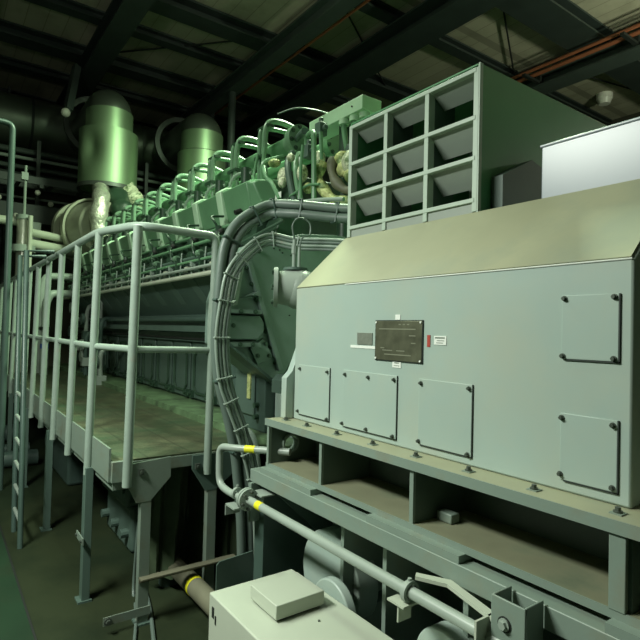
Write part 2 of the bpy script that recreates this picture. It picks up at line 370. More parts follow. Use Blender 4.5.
# ------------------------------------------------------------------ SUB BASE (foundation frame)
t = thing('foundation_frame', (-.8,2.2,0), 'lower steel foundation frame with slim uprights beneath the generator base', 'frame')
MB().box(-2.13, .5, 1.170, 3.2, .770, .826).build('top_beam','base',t, bevel=.003)
MB().box(-2.05,-1.66,1.172,1.6,.826,.848).build('shim','base',t)
MB().box(-1.34,-.955,1.172,1.6,.826,.848).build('shim','base',t)
MB().box(-.565,.45,1.172,1.6,.826,.848).build('shim','base',t)
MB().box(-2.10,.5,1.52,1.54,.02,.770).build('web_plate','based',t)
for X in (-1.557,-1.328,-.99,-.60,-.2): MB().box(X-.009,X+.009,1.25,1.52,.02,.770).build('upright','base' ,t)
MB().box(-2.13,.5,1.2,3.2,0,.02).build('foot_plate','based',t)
# triangular gusset at left end
MB().px([(1.19,.770),(1.52,.770),(1.52,.50),(1.46,.52)],-1.985,-1.97).build('gusset','tealmid',t)
MB().box(-2.13,-2.05,1.20,1.5,.02,.770).build('end_plate','teal',t)
MB().pz([(-2.36,1.46),(-2.05,1.20),(-2.05,1.60),(-2.36,1.60)],.78,.822).build('corner_plate','ledge',t)
MB().box(-2.11,-2.09,1.155,1.20,.60,.770).build('angle_bracket','base',t)
# isolator drums
def drum(x, z, r, y0, y1, lab):
    d = thing('vibration_drum',(x,y1,z-r),lab,'drum')
    MB().cyl((x,y0,z),(x,y1,z),r,n=40).build('drum_body','gen',d,bevel=.006)
    MB().cyl((x,y1,z),(x,1.52,z),r*.25,n=16).build('spindle','teal',d)
drum(-1.565,.425,.112,1.205,1.245,'round grey disc standing just behind the low cabinet')
drum(-1.70,.47,.185,1.30,1.40,'large pale drum half hidden behind the sloping pipe')
drum(-1.03,.50,.105,1.20,1.27,'pale round drum under the pipe bracket at bottom centre')

# ------------------------------------------------------------------ PIPE with flange
t = thing('drain_pipe', (-1.9,1.1,.735), 'pale pipe with flange and yellow bands running along the base', 'pipe')
MB().tube([(-2.02,1.1,.728),(-.2,1.1,.728)],.0172,16,0).build('straight_pipe','pipeG',t)
MB().elbow([(-2.02,1.1,.728),(-2.19,1.1,.712),(-2.30,1.1,.725),(-2.305,1.1,.90),(-2.22,1.12,.905),(-1.99,1.29,.912)],.0162,16).build('bent_pipe','pipeG',t)
fl = MB().cyl((-2.035,1.1,.728),(-2.022,1.1,.728),.046,n=32).cyl((-2.018,1.1,.728),(-2.005,1.1,.728),.046,n=32).build('flange','pipeG',t)
for k in range(6):
    an = k*PI/3+.3; y = 1.1+.035*math.cos(an); z = .728+.035*math.sin(an)
    MB().cyl((-2.050,y,z),(-1.990,y,z),.0065,n=6).build('flange_bolt','bolt',fl)
plab(MB().cyl((-1.935,1.1,.728),(-1.895,1.1,.728),.0178,n=20).build('tape_band','yellow',t),'yellow band')
plab(MB().cyl((-2.165,1.161,.907),(-2.125,1.190,.9085),.0169,n=20).build('tape_band','yellow',t),'yellow band')
for X, w in ((-2.115,.019),(-1.065,.0225)):
    MB().ring((X-.008,1.1,.728),(X+.008,1.1,.728),w-.001,w+.008,24).cyl((X,1.1,.75),(X,1.1,.765),.006,n=8).build('clamp_ring','pipeG',t)
b = MB().box(-2.17,-2.08,1.07,1.14,.668,.675).box(-2.17,-2.164,1.07,1.14,.625,.672).build('support_angle','pipeG',t)
MB().box(-2.06,-1.965,1.135,1.20,.742,.748).box(-2.06,-2.052,1.135,1.20,.70,.745).build('support_angle','pipeG',t)
MB().box(-1.115,-1.05,1.062,1.135,.694,.700).box(-1.082,-1.077,1.07,1.12,.645,.695).build('support_angle','cab',t)
# bracket that carries it at the right
t = thing('pipe_bracket', (-.9,1.16,.745), 'pale bent flat bar bracket between foundation beam and pipe', 'bracket')
MB().pz([(-1.06,1.12),(-.975,1.168),(-.79,1.12),(-.79,1.095),(-.965,1.140),(-1.045,1.10)],.768,.778).build('flat_bar','cab',t)
MB().box(-.806,-.800,1.05,1.125,.62,.778).build('down_plate','cab',t)
t = thing('channel_bracket', (-.74,1.12,.45), 'upright steel channel with a round bolted hole below the beam at right', 'bracket')
MB().box(-.790,-.700,1.090,1.096,.45,.838).box(-.790,-.784,1.096,1.165,.45,.838).box(-.706,-.700,1.096,1.165,.45,.838).build('channel','base',t, bevel=.002)
MB().cyl((-.752,1.0905,.782),(-.752,1.088,.782),.018,n=24).build('dark_hole','black',t)
MB().hexb((-.752,1.089,.782),(0,-1,0),.010,.012).build('bolt','pipeG',t)

# ------------------------------------------------------------------ LOW CABINET
t = thing('floor_cabinet', (-1.4,1.0,0), 'low pale steel cabinet with a raised square box on its lid', 'cabinet')
MB().box(-1.795,-.75,.832,1.186,.03,.50).build('cabinet_body','cab',t, bevel=.005)
MB().box(-1.77,-.78,.85,1.17,0,.03).build('plinth','black',t)
b = MB().box(-1.66,-1.485,.925,1.118,.508,.556).build('raised_box','cab',t, bevel=.003)
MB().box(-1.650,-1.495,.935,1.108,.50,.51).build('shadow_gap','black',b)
MB().box(-1.765,-1.750,.8295,.833,.425,.462).build('latch','black',t)
MB().box(-1.740,-1.732,.8295,.833,.41,.44).build('latch','black',t)
MB().cyl((-1.42,1.05,.50),(-1.42,1.05,.504),.004,n=8).build('lid_screw','bolt',t)
# bent plate beside it
t = thing('bent_plate', (-2.3,1.2,.0), 'grey sheet plate with rounded corner standing behind the low cabinet', 'plate')
MB().px([(1.10,.20),(1.10,.345),(1.115,.36),(1.29,.372),(1.29,.20)],-2.306,-2.30).build('sheet','tealmid',t)
MB().cyl((-2.303,1.13,0),(-2.303,1.13,.21),.015).cyl((-2.303,1.26,0),(-2.303,1.26,.21),.015).build('leg','teal',t)
t = thing('valve_stub', (-2.2,1.33,.2), 'small round valve stub beside the grey sheet plate', 'valve')
MB().cyl((-2.22,1.30,.29),(-2.18,1.33,.29),.05,n=20).build('valve_wheel','pipeG',t); MB().cyl((-2.2,1.32,0),(-2.2,1.32,.30),.018,n=14).build('stem','teal',t)

# ------------------------------------------------------------------ LOUVRE INTAKE HOOD + DUCT
LX0, LX1, LY = -1.957, -1.235, 1.57
t = thing('intake_louvre_duct', (-1.6,2.2,1.892), 'green air duct box with a nine-cell louvred front on the generator', 'air duct')
xs = [LX0, -1.715, -1.475, LX1]; zs = [1.877, 1.938, 2.092, 2.240, 2.415]
fr = MB()
for X in xs: fr.box(X-.011, X+.011, LY-.006, LY+.03, 1.895, zs[-1]+.008)
for z in zs[1:]: fr.box(LX0, LX1, LY-.008, LY+.03, z-.008, z+.008)
fr.build('front_frame','louvf',t, bevel=.0015)
for i in range(3):
    MB().box(xs[i]+.012, xs[i+1]-.012, LY+.002, LY+.008, 1.894, 1.930).build('blank_panel','louv',t)
    for k in range(1,4):
        zt = zs[k+1]-.006; drop = .078 if k < 3 else .050; dep = .075
        MB().px([(LY+.012,zt),(LY+.012+dep,zt-drop),(LY+.016+dep,zt-drop+.002),(LY+.016,zt+.003)], xs[i]+.011, xs[i+1]-.011).build('louvre_blade','louv',t)
for X in xs[1:3]: MB().box(X-.003,X+.003,LY+.03,LY+.16,1.895,2.42).build('partition','based',t)  # dark material puts the shade inside the cells into the colour
MB().box(LX0-.01,LX0,LY,2.95,1.892,2.436).build('side_sheet','duct',t)
plab(MB().box(LX1+.002,LX1+.012,LY,2.95,1.892,2.436).build('side_sheet','duct',t, bevel=.002),'dark green side sheet')
MB().box(LX0,LX1,LY,2.95,2.432,2.438).build('top_sheet','duct',t)
MB().box(LX0,LX1,2.94,2.95,1.892,2.43).build('back_sheet','black',t)
MB().box(-1.60,-1.55,LY+.42,LY+.44,1.892,2.3).build('inner_reflection','louv',t)  # pale strip stands in for a reflection inside the duct
MB().box(LX1+.009,LX1+.016,LY-.005,LY+.012,1.892,2.436).build('corner_strip','louvf',t)
# small grey housing at the duct's foot
tag(MB().pz([(-1.218,1.60),(-1.06,1.60),(-1.06,1.78),(-1.218,1.78)],1.8925,1.90).px([(1.64,1.90),(1.64,2.03),(1.82,2.12),(1.98,2.08),(1.98,1.90)],-1.218,-1.17).build('duct_foot_housing','based'),'dark grey peaked housing against the foot of the green duct side','housing')
tag(MB().box(-.985,.35,1.585,2.6,1.893,2.068).box(-.99,.355,1.58,2.605,2.064,2.074).build('top_cabinet','white', bevel=.004),'long glossy white cabinet lying on top of the generator','cabinet')
sup = MB().box(.0,.3,1.62,2.5,1.06,1.893).build('cabinet_support','teal'); tag(sup,'dark support panel beneath the white cabinet beyond the generator end','support')

# ------------------------------------------------------------------ PLATFORM
t = thing('walkway_platform', (-5.6,1.2,0), 'raised steel walkway platform with worn deck beside the engine', 'platform')
MB().box(-9.2,-2.66,.715,1.50,.79,.80).build('deck_plate','deck',t)
plab(MB().box(-9.2,-2.37,1.50,1.80,.80,.845).build('side_ledge','ledge',t),'green stained side ledge by the engine')
for i,(x0,x1) in enumerate(((-3.05,-2.665),(-3.62,-3.06),(-4.6,-3.63),(-5.9,-4.61),(-9.2,-5.91))):
    MB().box(x0,x1,.695,.705,.70,.862).build('kick_plate','plat',t)
MB().box(-9.2,-2.66,.715,.775,.66,.79).build('edge_beam','plat',t)
MB().box(-2.70,-2.655,.705,1.50,.73,.79).box(-2.665,-2.640,.705,.79,.70,.80).build('end_beam','plat',t, bevel=.002)
MB().box(-9.2,-2.66,1.42,1.48,.66,.79).build('edge_beam','based',t)
for (Y,) in ((.866,),(1.214,)):
    w = .045
    MB().box(-2.66,-2.62,Y-.026,Y+.026,.01,.66).build('leg','plat',t, bevel=.002)
    if Y < 1: MB().px([(.765,.785),(.985,.80),(.985,.70),(.885,.595),(.818,.595),(.765,.70)],-2.63,-2.618).build('gusset_plate','plat',t)
    else: MB().px([(1.10,.79),(1.42,.79),(1.42,.74),(1.235,.60),(1.175,.60),(1.10,.72)],-2.63,-2.618).build('gusset_plate','tealmid',t)
    MB().box(-2.68,-2.60,Y-.035,Y+.035,0,.01).build('foot_plate','tealmid',t)
for X in (-3.02,-4.20,-5.4,-6.6,-7.8):
    MB().box(X-.030,X+.030,.665,.705,.01,.70).build('leg','tealmid',t, bevel=.002)
    MB().box(X-.04,X+.04,.645,.715,0,.01).build('foot_plate','tealmid',t)
s_ = MB().box(-3.085,-2.94,.648,.655,.318,.352).build('strap','plat',t); 
for x in (-3.068,-2.958): MB().cyl((x,.648,.335),(x,.640,.335),.008,n=8).build('bolt','bolt',s_)
b = MB().box(-2.625,-2.58,.84,1.35,.226,.232).box(-2.618,-2.612,.84,1.35,.205,.23).build('cross_brace','brown',t)
MB().box(-2.618,-2.612,.68,.90,.045,.085).build('low_brace','plat',t)
MB().hexb((-2.612,.70,.065),(1,0,0),.012,.02).build('bolt','bolt',t)
for y,z in ((.835,.745),(1.125,.735)): MB().box(-2.618,-2.606,y-.012,y+.012,z-.014,z+.014).cyl((-2.606,y,z),(-2.598,y,z),.007,n=8).build('bolt','bolt',t)
# ------------------------------------------------------------------ RAILING
t = thing('guard_railing', (-5,.7,.66), 'pale green-grey tubular guard railing around the walkway platform', 'railing')
MB().tube(fillet([(-9.0,.70,1.955),(-3.02,.70,1.955),(-2.62,.79,1.945),(-2.62,1.195,1.940),(-2.62,1.195,1.85)],.10),.0215,14,0).build('top_rail','rail',t)
MB().tube([(-9.0,.70,1.34),(-3.02,.70,1.34),(-2.62,.785,1.34),(-2.62,1.195,1.335)],.017,12,0).build('middle_rail','rail',t)
for X in [-3.02-.515*i for i in range(12)]:
    MB().cyl((X,.68,.66),(X,.70,1.95),.0205,n=16).build('post','rail',t)
MB().cyl((-2.62,.770,.68),(-2.62,.785,1.94),.0225,n=16).build('post','rail',t)
MB().cyl((-2.61,1.178,.69),(-2.62,1.195,1.90),.0205,n=16).build('post','rail',t)

# ladder at the left
t = thing('access_ladder', (-4.1,.49,0), 'narrow steel ladder leaning at the walkway edge', 'ladder')
for X, zt in ((-3.93,1.95),(-4.27,1.95)): MB().tube([(X,.49,0),(X-.19,.49,zt),(X-.195,.66,zt+.01)],.017,12,0).build('ladder_rail','teal',t)
for k in range(6): MB().cyl((-3.945-.016*k,.49,.16+.16*k),(-4.285-.016*k,.49,.16+.16*k),.012,n=10).build('rung','pipeG',t)
t = thing('standing_pipe', (-5.4,.42,0), 'tall dark green pipe with bent top standing at the left edge', 'pipe')
MB().elbow([(-5.40,.50,0),(-5.42,.50,3.22),(-5.42,.05,3.22)],.026,14).build('pipe_run','teal',t)
# ------------------------------------------------------------------ ENGINE
t = thing('diesel_engine', (-5.4,2.2,.02), 'long green V engine with rows of head covers and looping pipes', 'engine')
EX0, EX1 = -8.3, -2.95
MB().box(EX0, EX1, 1.80, 2.75, .845, 1.42).build('crankcase','tealmid',t, bevel=.01)
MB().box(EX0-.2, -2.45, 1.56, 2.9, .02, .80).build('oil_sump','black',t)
MB().box(EX0, EX1, 1.68, 1.82, 1.42, 1.47).build('side_flange','tealmid',t)
MB().box(EX0, EX1, 1.72, 2.83, 1.47, 1.56).build('block_step','teal',t)
MB().px([(1.50,1.86),(1.74,1.55),(1.80,1.55),(2.75,1.55),(3.05,1.86),(2.9,2.0),(1.6,2.0)], EX0, EX1-.25).build('cylinder_block','teal',t, bevel=.008)
MB().px([(1.74,2.0),(2.9,2.0),(2.8,2.45),(1.80,2.45)], EX0, EX1-.25).build('bank_core','egdark',t)
NC = 11; PITCH = .448; X0 = -3.19
for i in range(NC):
    xa = X0 - i*PITCH   # right end of this cylinder
    # crankcase door
    xd = -3.47 - i*.45
    d = MB().box(xd-.37, xd, 1.785, 1.80, .86, 1.33).build('crankcase_door','tealmid',t, bevel=.006)
    rr = []
    x0, x1, z0, z1 = xd-.33, xd-.05, .91, 1.27
    pth = [(x0+.04,1.778,z0),(x1-.04,1.778,z0),(x1,1.778,z0+.05),(x1,1.778,z1-.06),(x1-.05,1.778,z1),(x0+.05,1.778,z1),(x0,1.778,z1-.06),(x0,1.778,z0+.05),(x0+.04,1.778,z0)]
    MB().tube(pth,.012,8,0).build('door_rim','egdark',d)
    for x in (xd-.36, xd-.01): MB().box(x-.018,x+.018,1.755,1.80,.865,.925).cyl((x,1.76,.90),(x,1.735,.90),.016,n=8).build('door_latch','egdark',d)
    # slanted head cover + pale rib
    w = PITCH*.70
    MB().px([(1.715,2.225),(1.66,2.44),(1.70,2.465),(1.88,2.50),(1.90,2.20)], xa-PITCH+.08, xa).build('head_cover','egreen',t, bevel=.006)
    m = MB().px([(1.69,2.205),(1.64,2.445),(1.69,2.48),(1.89,2.515),(1.90,2.20)], xa-PITCH, xa-PITCH+.085).build('cover_rib','epale',t, bevel=.008)
    # hoop pipes pair
    hx = -3.375 - i*PITCH
    for dx in (0, -.075):
        MB().tube([(hx+dx,1.91,2.50),(hx+dx,1.90,2.72),(hx+dx,1.905,2.90),(hx+dx,1.95,2.975-abs(dx)*.4),(hx+dx+.01,2.06,2.985-abs(dx)*.4),(hx+dx+.02,2.20,2.95)],.017 if dx else .022,10,5).build('hoop_pipe','hoop',t)
    MB().box(hx-.11,hx+.035,1.875,1.93,2.70,2.722).build('pipe_clip','egdark',t)
    MB().box(hx-.11,hx+.035,1.90,1.955,2.925,2.945).build('pipe_clip','egdark',t)
    MB().cyl((hx-.2,1.86,2.48),(hx-.2,1.86,2.66),.04,n=12).build('valve_stem','egdark',t)
    MB().tube([(hx+.1,1.84,2.49),(hx+.1,1.84,2.62),(hx+.1,2.0,2.70)],.02,8,4).build('branch_pipe','egreen',t)
    MB().tube([(hx-.3,1.80,2.48),(hx-.3,1.78,2.55),(hx-.25,1.82,2.62),(hx-.16,1.88,2.62)],.013,8,4).build('branch_pipe','rail',t)
    # injector pump row below the cover
    m = MB().cyl((xa-.25,1.60,2.0),(xa-.25,1.585,2.13),.045,n=12).box(xa-.31,xa-.19,1.56,1.64,1.99,2.03).cyl((xa-.12,1.58,2.02),(xa-.12,1.54,2.10),.018,n=8).cyl((xa-.25,1.585,2.10),(xa-.25,1.585,2.17),.022,n=8).box(xa-.42,xa-.36,1.55,1.6,2.03,2.09)
    m.build('injection_pump','egdark',t)
    MB().sphere((xa-.12,1.545,2.105),.024,u=10,v=6).build('knob','black',t)
    m = MB().cyl((xa-.05,1.5,1.83),(xa-.05,1.5,1.92),.008,n=6).box(xa-.065,xa-.035,1.49,1.52,1.90,1.935).build('control_link','rail',t)
    MB().cyl((xa-.28,1.5,1.83),(xa-.28,1.51,2.02),.006,n=6).build('control_link','rail',t)
    MB().tube([(xa-.25,1.585,2.15),(xa-.25,1.55,2.20),(xa-.31,1.56,2.24),(xa-.33,1.66,2.26)],.009,8,5).build('injector_line','egdark',t)
    MB().tube([(xa-.12,1.53,2.10),(xa-.06,1.50,2.06),(xa-.02,1.50,1.99),(xa-.02,1.53,1.96)],.008,8,5).build('injector_line','egdark',t)
    MB().box(xa-.16,xa-.10,1.485,1.515,1.86,1.90).build('rail_clamp','pipeW',t)
    MB().box(xa-.36,xa-.33,1.49,1.56,1.84,1.99).build('rail_bracket','egdark',t)
    MB().cyl((xa-.40,1.50,1.985),(xa-.34,1.50,1.985),.022,n=10).build('rail_joint','hoop',t)
    MB().px([(1.485,1.87),(1.735,1.56),(1.75,1.57),(1.50,1.88)], xa-.22, xa-.10).build('block_rib','tealmid',t)
# end face of the cover row
plab(MB().loop([(X0,1.715,2.225),(X0,1.66,2.44),(X0,1.70,2.465),(X0,1.88,2.50),(X0,1.90,2.20)],[(X0+.10,1.78,2.21),(X0+.07,1.68,2.42),(X0+.07,1.71,2.45),(X0+.10,1.86,2.47),(X0+.12,1.90,2.20)]).build('end_cover','egreen',t, bevel=.01),'blank green end cover')
MB().tube([(X0-.12,1.69,2.27),(X0-.12,1.645,2.25)],.018,8,0).build('cover_knob','black',t)
# long rails along the flank
for y,z,r_,mm,nm in ((1.49,1.825,.018,'pipeW','bright_rail'),(1.475,1.875,.011,'pipeG','control_rod'),(1.53,1.965,.016,'tealmid','fuel_rail'),(1.64,2.17,.013,'egreen','fuel_rail'),(1.52,2.06,.012,'egreen','fuel_rail'),(1.50,1.935,.010,'egreen','control_rod'),(1.66,1.52,.020,'teal','oil_line'),(1.74,1.36,.012,'black','oil_line')):
    MB().cyl((EX0,y,z),(-3.25,y,z),r_,n=10).build(nm,mm,t)
# manifold pipes with end flanges
for Y, mm, X, ZP, FR, PR in ((2.05,'hoop',-3.13,2.80,.104,.058),(2.42,'hoop',-3.20,2.865,.095,.055)):
    MB().cyl((EX0,Y,ZP),(X-.02,Y,ZP),PR,n=24).build('manifold_pipe','egreen',t)
    f = MB().cyl((X-.05,Y,ZP),(X-.02,Y,ZP),FR,n=32).cyl((X-.017,Y,ZP),(X+.010,Y,ZP),FR,n=32).cyl((X-.14,Y,ZP),(X-.05,Y,ZP),PR+.004,PR+.02,n=24).build('end_flange',mm,t)
    for k in range(8):
        an = k*PI/4+.2; y = Y+FR*.82*math.cos(an); z = ZP+FR*.82*math.sin(an)
        MB().hexb((X+.010,y,z),(1,0,0),.011,.016).build('flange_bolt','egdark',f)
for i in range(NC):
    xa = -3.60-i*PITCH
    MB().ring((xa-.02,2.05,2.815),(xa+.02,2.05,2.815),.05,.074,20).build('pipe_joint','egreen',t)
# piping clutter at the engine front (generator end)
def ep(pts, r_, mm='egreen', nm='fuel_line'): MB().tube(pts, r_, 10, 5).build(nm, mm, t)
ep([(-3.2,1.90,2.965),(-3.05,1.95,2.97),(-2.95,2.05,2.95),(-2.9,2.2,2.93)],.005,'tealmid')
ep([(-3.14,2.02,2.79),(-3.02,1.98,2.79),(-2.90,1.93,2.765)],.022,'tealmid')
MB().elbow([(-2.92,1.96,2.60),(-2.92,1.96,2.745),(-2.72,1.88,2.70),(-2.70,1.88,2.18)],.017,10).build('fuel_line','egreen',t)
ep([(-2.62,1.86,2.66),(-2.63,1.88,2.5)],.012)
ep([(-3.30,1.86,2.74),(-3.28,1.84,2.62),(-3.17,1.80,2.50),(-3.05,1.78,2.42),(-2.95,1.78,2.3)],.014)
ep([(-3.40,1.86,2.72),(-3.38,1.82,2.55),(-3.25,1.76,2.46),(-3.10,1.74,2.30)],.011)
ep([(-3.10,1.97,2.68),(-3.05,1.90,2.58),(-2.98,1.88,2.42),(-2.92,1.88,2.28)],.024,'tealmid')
ep([(-3.03,1.98,2.66),(-3.0,1.93,2.58),(-2.93,1.90,2.42),(-2.86,1.90,2.25)],.020)
ep([(-2.90,1.90,2.58),(-2.84,1.87,2.43),(-2.84,1.86,2.25)],.011,'rail')
ep([(-2.62,1.86,2.34),(-2.75,1.86,2.36),(-2.95,1.86,2.33)],.008)
ep([(-2.78,1.84,2.62),(-2.80,1.84,2.45),(-2.78,1.84,2.2)],.010)
ep([(-2.30,1.80,2.18),(-2.6,1.74,2.21),(-2.9,1.66,2.17),(-3.2,1.62,2.13)],.012,'rail')
ep([(-2.6,1.60,2.08),(-2.9,1.50,1.98),(-3.15,1.46,1.93)],.009,'egdark')
for q in ((-2.80,1.99,2.76),(-2.86,1.94,2.62)):
    MB().box(q[0]-.03,q[0]+.03,q[1]-.03,q[1]+.03,q[2]-.045,q[2]+.04).cyl((q[0],q[1],q[2]+.04),(q[0],q[1],q[2]+.075),.015,n=8).cyl((q[0]+.03,q[1],q[2]),(q[0]+.06,q[1],q[2]),.018,n=8).build('valve_block','tealmid',t, bevel=.004)
MB().cyl((-2.66,2.15,2.60),(-2.62,2.15,2.60),.07,n=20).build('valve_cover','tealmid',t)
MB().px([(1.75,2.0),(2.8,2.0),(2.8,2.5),(1.95,2.5)],-3.18,-3.0).build('front_housing','egdark',t, bevel=.01)
plab(MB().tube([(-2.72,1.95,2.52),(-2.735,1.93,2.42),(-2.66,1.93,2.32),(-2.56,1.95,2.24),(-2.44,1.98,2.22)],lambda u:.034+.006*math.sin(u*17),14,8).build('lagged_pipe','lag',t),'yellow lagged pipe')
plab(MB().tube([(-2.66,1.99,2.53),(-2.63,1.96,2.44),(-2.58,1.96,2.36),(-2.50,1.98,2.30),(-2.42,2.0,2.30)],lambda u:.030+.006*math.sin(u*15),12,8).build('lagged_pipe','brown',t),'dull brown wrapped pipe')
plab(MB().tube([(-2.60,2.02,2.54),(-2.56,2.0,2.46),(-2.50,2.0,2.40),(-2.42,2.02,2.38)],lambda u:.045+.01*math.sin(u*19),14,8).build('lagged_pipe','lag',t),'yellow lagged pipe')
plab(MB().sphere((-2.47,2.04,2.47),.105,(1,1,.9),24,16).build('turbo_lagging','lagw',t),'crinkled pale lagging around the turbo')
for q,r_,sc,mm in (((-3.16,1.86,2.60),.040,(1.4,1,.7),'lag'),((-2.95,1.86,2.585),.028,(1,1,1),'lagw'),((-2.84,1.88,2.46),.036,(1,1,1.6),'lagw'),((-3.02,1.84,2.43),.028,(1,1,1.3),'lagw'),((-2.80,1.90,2.36),.03,(1.2,1,1.2),'lag'),((-2.90,1.92,2.48),.045,(1,.8,1.3),'egdark'),((-3.10,1.90,2.50),.05,(1.1,.8,1.3),'lagw'),((-2.80,1.98,2.56),.05,(1,.8,1.2),'lagw')):
    plab(MB().sphere(q,r_,sc,14,10).build('wrapped_joint',mm,t), 'pale wrapped joint' if mm=='lagw' else 'yellow wrapped joint' if mm=='lag' else 'dark rounded joint')
plab(MB().box(-3.0,-2.93,1.778,1.782,2.305,2.345).build('paper_tag','label',t),'small white tag')
# pale green beam with three downpipes
plab(MB().box(-3.10,-2.52,2.10,2.26,2.835,2.925).build('top_channel','epale',t, bevel=.004),'pale green channel beam')
for k, (X, Y) in enumerate(((-2.73,2.125),(-2.64,2.14),(-2.56,2.155))):
    d = MB().tube([(X,Y,2.835),(X+.01,Y,2.73),(X+.10,Y,2.40)],lambda u:.024-.010*u,12,4).build('downpipe','egreen',t)
    MB().cyl((X,Y,2.80),(X,Y,2.835),.035,n=16).build('pipe_cap','epale',d)
MB().cyl((-2.62,2.105,2.88),(-2.62,2.095,2.88),.006,n=8).build('screw','black',t)
MB().tube([(-2.8,2.2,2.84),(-2.8,2.2,2.0)],.05,12,0).build('channel_support','egdark',t)

for k in range(9):
    x = -6.2-.24*k; y = 1.5+.05*(k%3); z = 1.15+.16*((k*2)%5)
    MB().tube([(x,y,.85),(x,y,z),(x-.05,y+.15,z+.05),(x-.05,1.8,z+.05)],.025,10,5).build('drain_line','teal' if k%2 else 'pipeG',t)
    MB().cyl((x,y-.04,z-.1),(x,y-.07,z-.1),.07,n=16).cyl((x,y,z-.1),(x,y-.06,z-.1),.02,n=10).build('hand_wheel','pipeG' if k%2 else 'teal',t)
    MB().box(x-.05,x+.05,y-.05,y+.05,z-.35,z-.25).build('valve_body','pipeG' if k%3==0 else 'teal',t)
# ------------------------------------------------------------------ COUPLING HOUSING
CX = -2.70
t = thing('coupling_housing', (CX,2.1,.8), 'dark teal bell-shaped bolted coupling housing between engine and generator', 'housing')
prof = [(1.303,1.362),(1.305,1.61),(1.375,1.83),(1.47,1.94),(1.61,1.995),(1.80,2.04),(2.05,2.066),(2.6,2.05),(2.85,1.95),(2.9,1.8),(2.9,1.3),(1.76,1.3),(1.69,1.18),(1.635,1.127)]
MB().px(prof, CX-.28, CX).build('bell_plate','bell',t, bevel=.006)
def each(name, m, par, mbs):
    for q in mbs: q.build(name, m, par)
each('plate_bolt','egdark',t,[MB().hexb((CX,y,z-.03),(1,0,0),.010,.014) for y,z in ((1.50,1.935),(1.63,1.985),(1.80,2.02),(1.95,2.045))])
each('plate_hole','black',t,[MB().cyl((CX,y,z),(CX+.003,y,z),.005,n=8) for y,z in ((1.60,1.93),(1.64,1.925),(1.66,1.91),(1.72,1.90),(1.74,1.60),(1.72,1.54),(1.74,1.70))])
# diagonal bolted rib
dr = MB().px([(1.415,1.83),(1.440,1.835),(1.668,1.225),(1.640,1.212)], CX, CX+.03).build('diagonal_flange','bell',t, bevel=.003)
for k in range(7):
    u = k/6; MB().hexb((CX+.001,1.425+.205*u-.002,1.80-.54*u),(1,0,0),.010,.02).build('flange_bolt','egdark',dr)
MB().loop([(CX,1.385,1.628),(CX,1.49,1.672),(CX,1.495,1.64)],[(CX+.05,1.44,1.645),(CX+.05,1.49,1.672),(CX+.05,1.495,1.64)]).build('web_rib','bell',t)
MB().px([(1.34,1.58),(1.365,1.585),(1.40,1.80),(1.385,1.80)], CX, CX+.015).build('edge_rib','pipeG',t)
# side box with two ledges
MB().px([(1.305,1.392),(1.305,1.528),(1.50,1.528),(1.525,1.49),(1.525,1.44),(1.49,1.392)], CX+.002, CX+.04).build('side_box','bell',t, bevel=.006)
MB().px([(1.300,1.385),(1.300,1.535),(1.51,1.535),(1.535,1.49),(1.535,1.43),(1.495,1.385)], CX+.0005, CX+.003).build('shadow_seam','black',t)
for z0 in (1.355,1.538): MB().px([(1.285,z0),(1.285,z0+.022),(1.49,z0+.022),(1.49,z0)], CX+.002, CX+.07).build('side_ledge','bell',t)
MB().px([(1.45,1.345),(1.535,1.40),(1.60,1.30),(1.575,1.275),(1.50,1.25)], CX+.001, CX+.02).build('corner_plate','bell',t, bevel=.003)
each('box_bolt','egdark',t,[MB().hexb((CX+xo,y,z),(1,0,0),.009,.013) for xo,y,z in ((.04,1.33,1.47),(.07,1.36,1.366),(.07,1.44,1.366),(.07,1.36,1.549),(.07,1.45,1.549),(.02,1.55,1.37),(.02,1.50,1.30),(.02,1.575,1.30))])
MB().loop([(CX-.10,1.303,1.362),(CX-.10,1.635,1.127),(CX-.10,1.64,1.145),(CX-.10,1.303,1.385)],[(CX+.08,1.295,1.355),(CX+.08,1.60,1.130),(CX+.08,1.605,1.147),(CX+.08,1.295,1.375)]).build('wedge_flange','teal',t)
# lower wall behind with the door
MB().box(-3.25,-2.72,1.58,2.8,.845,1.40).build('lower_case','teal',t, bevel=.006)
MB().box(-3.08,-2.83,1.565,1.58,.93,1.33).build('inspection_door','tealmid',t, bevel=.02)
each('door_bolt','egdark',t,[MB().cyl((x,1.58,z),(x,1.55,z),.016,n=8) for x in (-3.19,-2.80) for z in (.93,1.0)])
plab(MB().box(-2.905,-2.865,1.557,1.565,1.03,1.26).build('yellow_strip','lag',t),'faded yellow strip')
MB().box(-2.71,-2.1,1.64,2.8,.845,1.12).build('shaft_cover','gen',t, bevel=.006)
MB().px([(1.55,1.10),(1.55,1.17),(1.58,1.20),(1.66,1.20),(1.66,1.10)], -2.60,-2.50).build('foot_bracket','tealmid',t)
MB().cyl((-2.50,1.59,1.145),(-2.49,1.59,1.145),.028,n=16).build('dark_window','black',t)

MB().px([(1.625,.99),(1.625,1.10),(1.64,1.10),(1.64,.99)],-2.36,-2.33).build('handle_plate','tealmid',t)

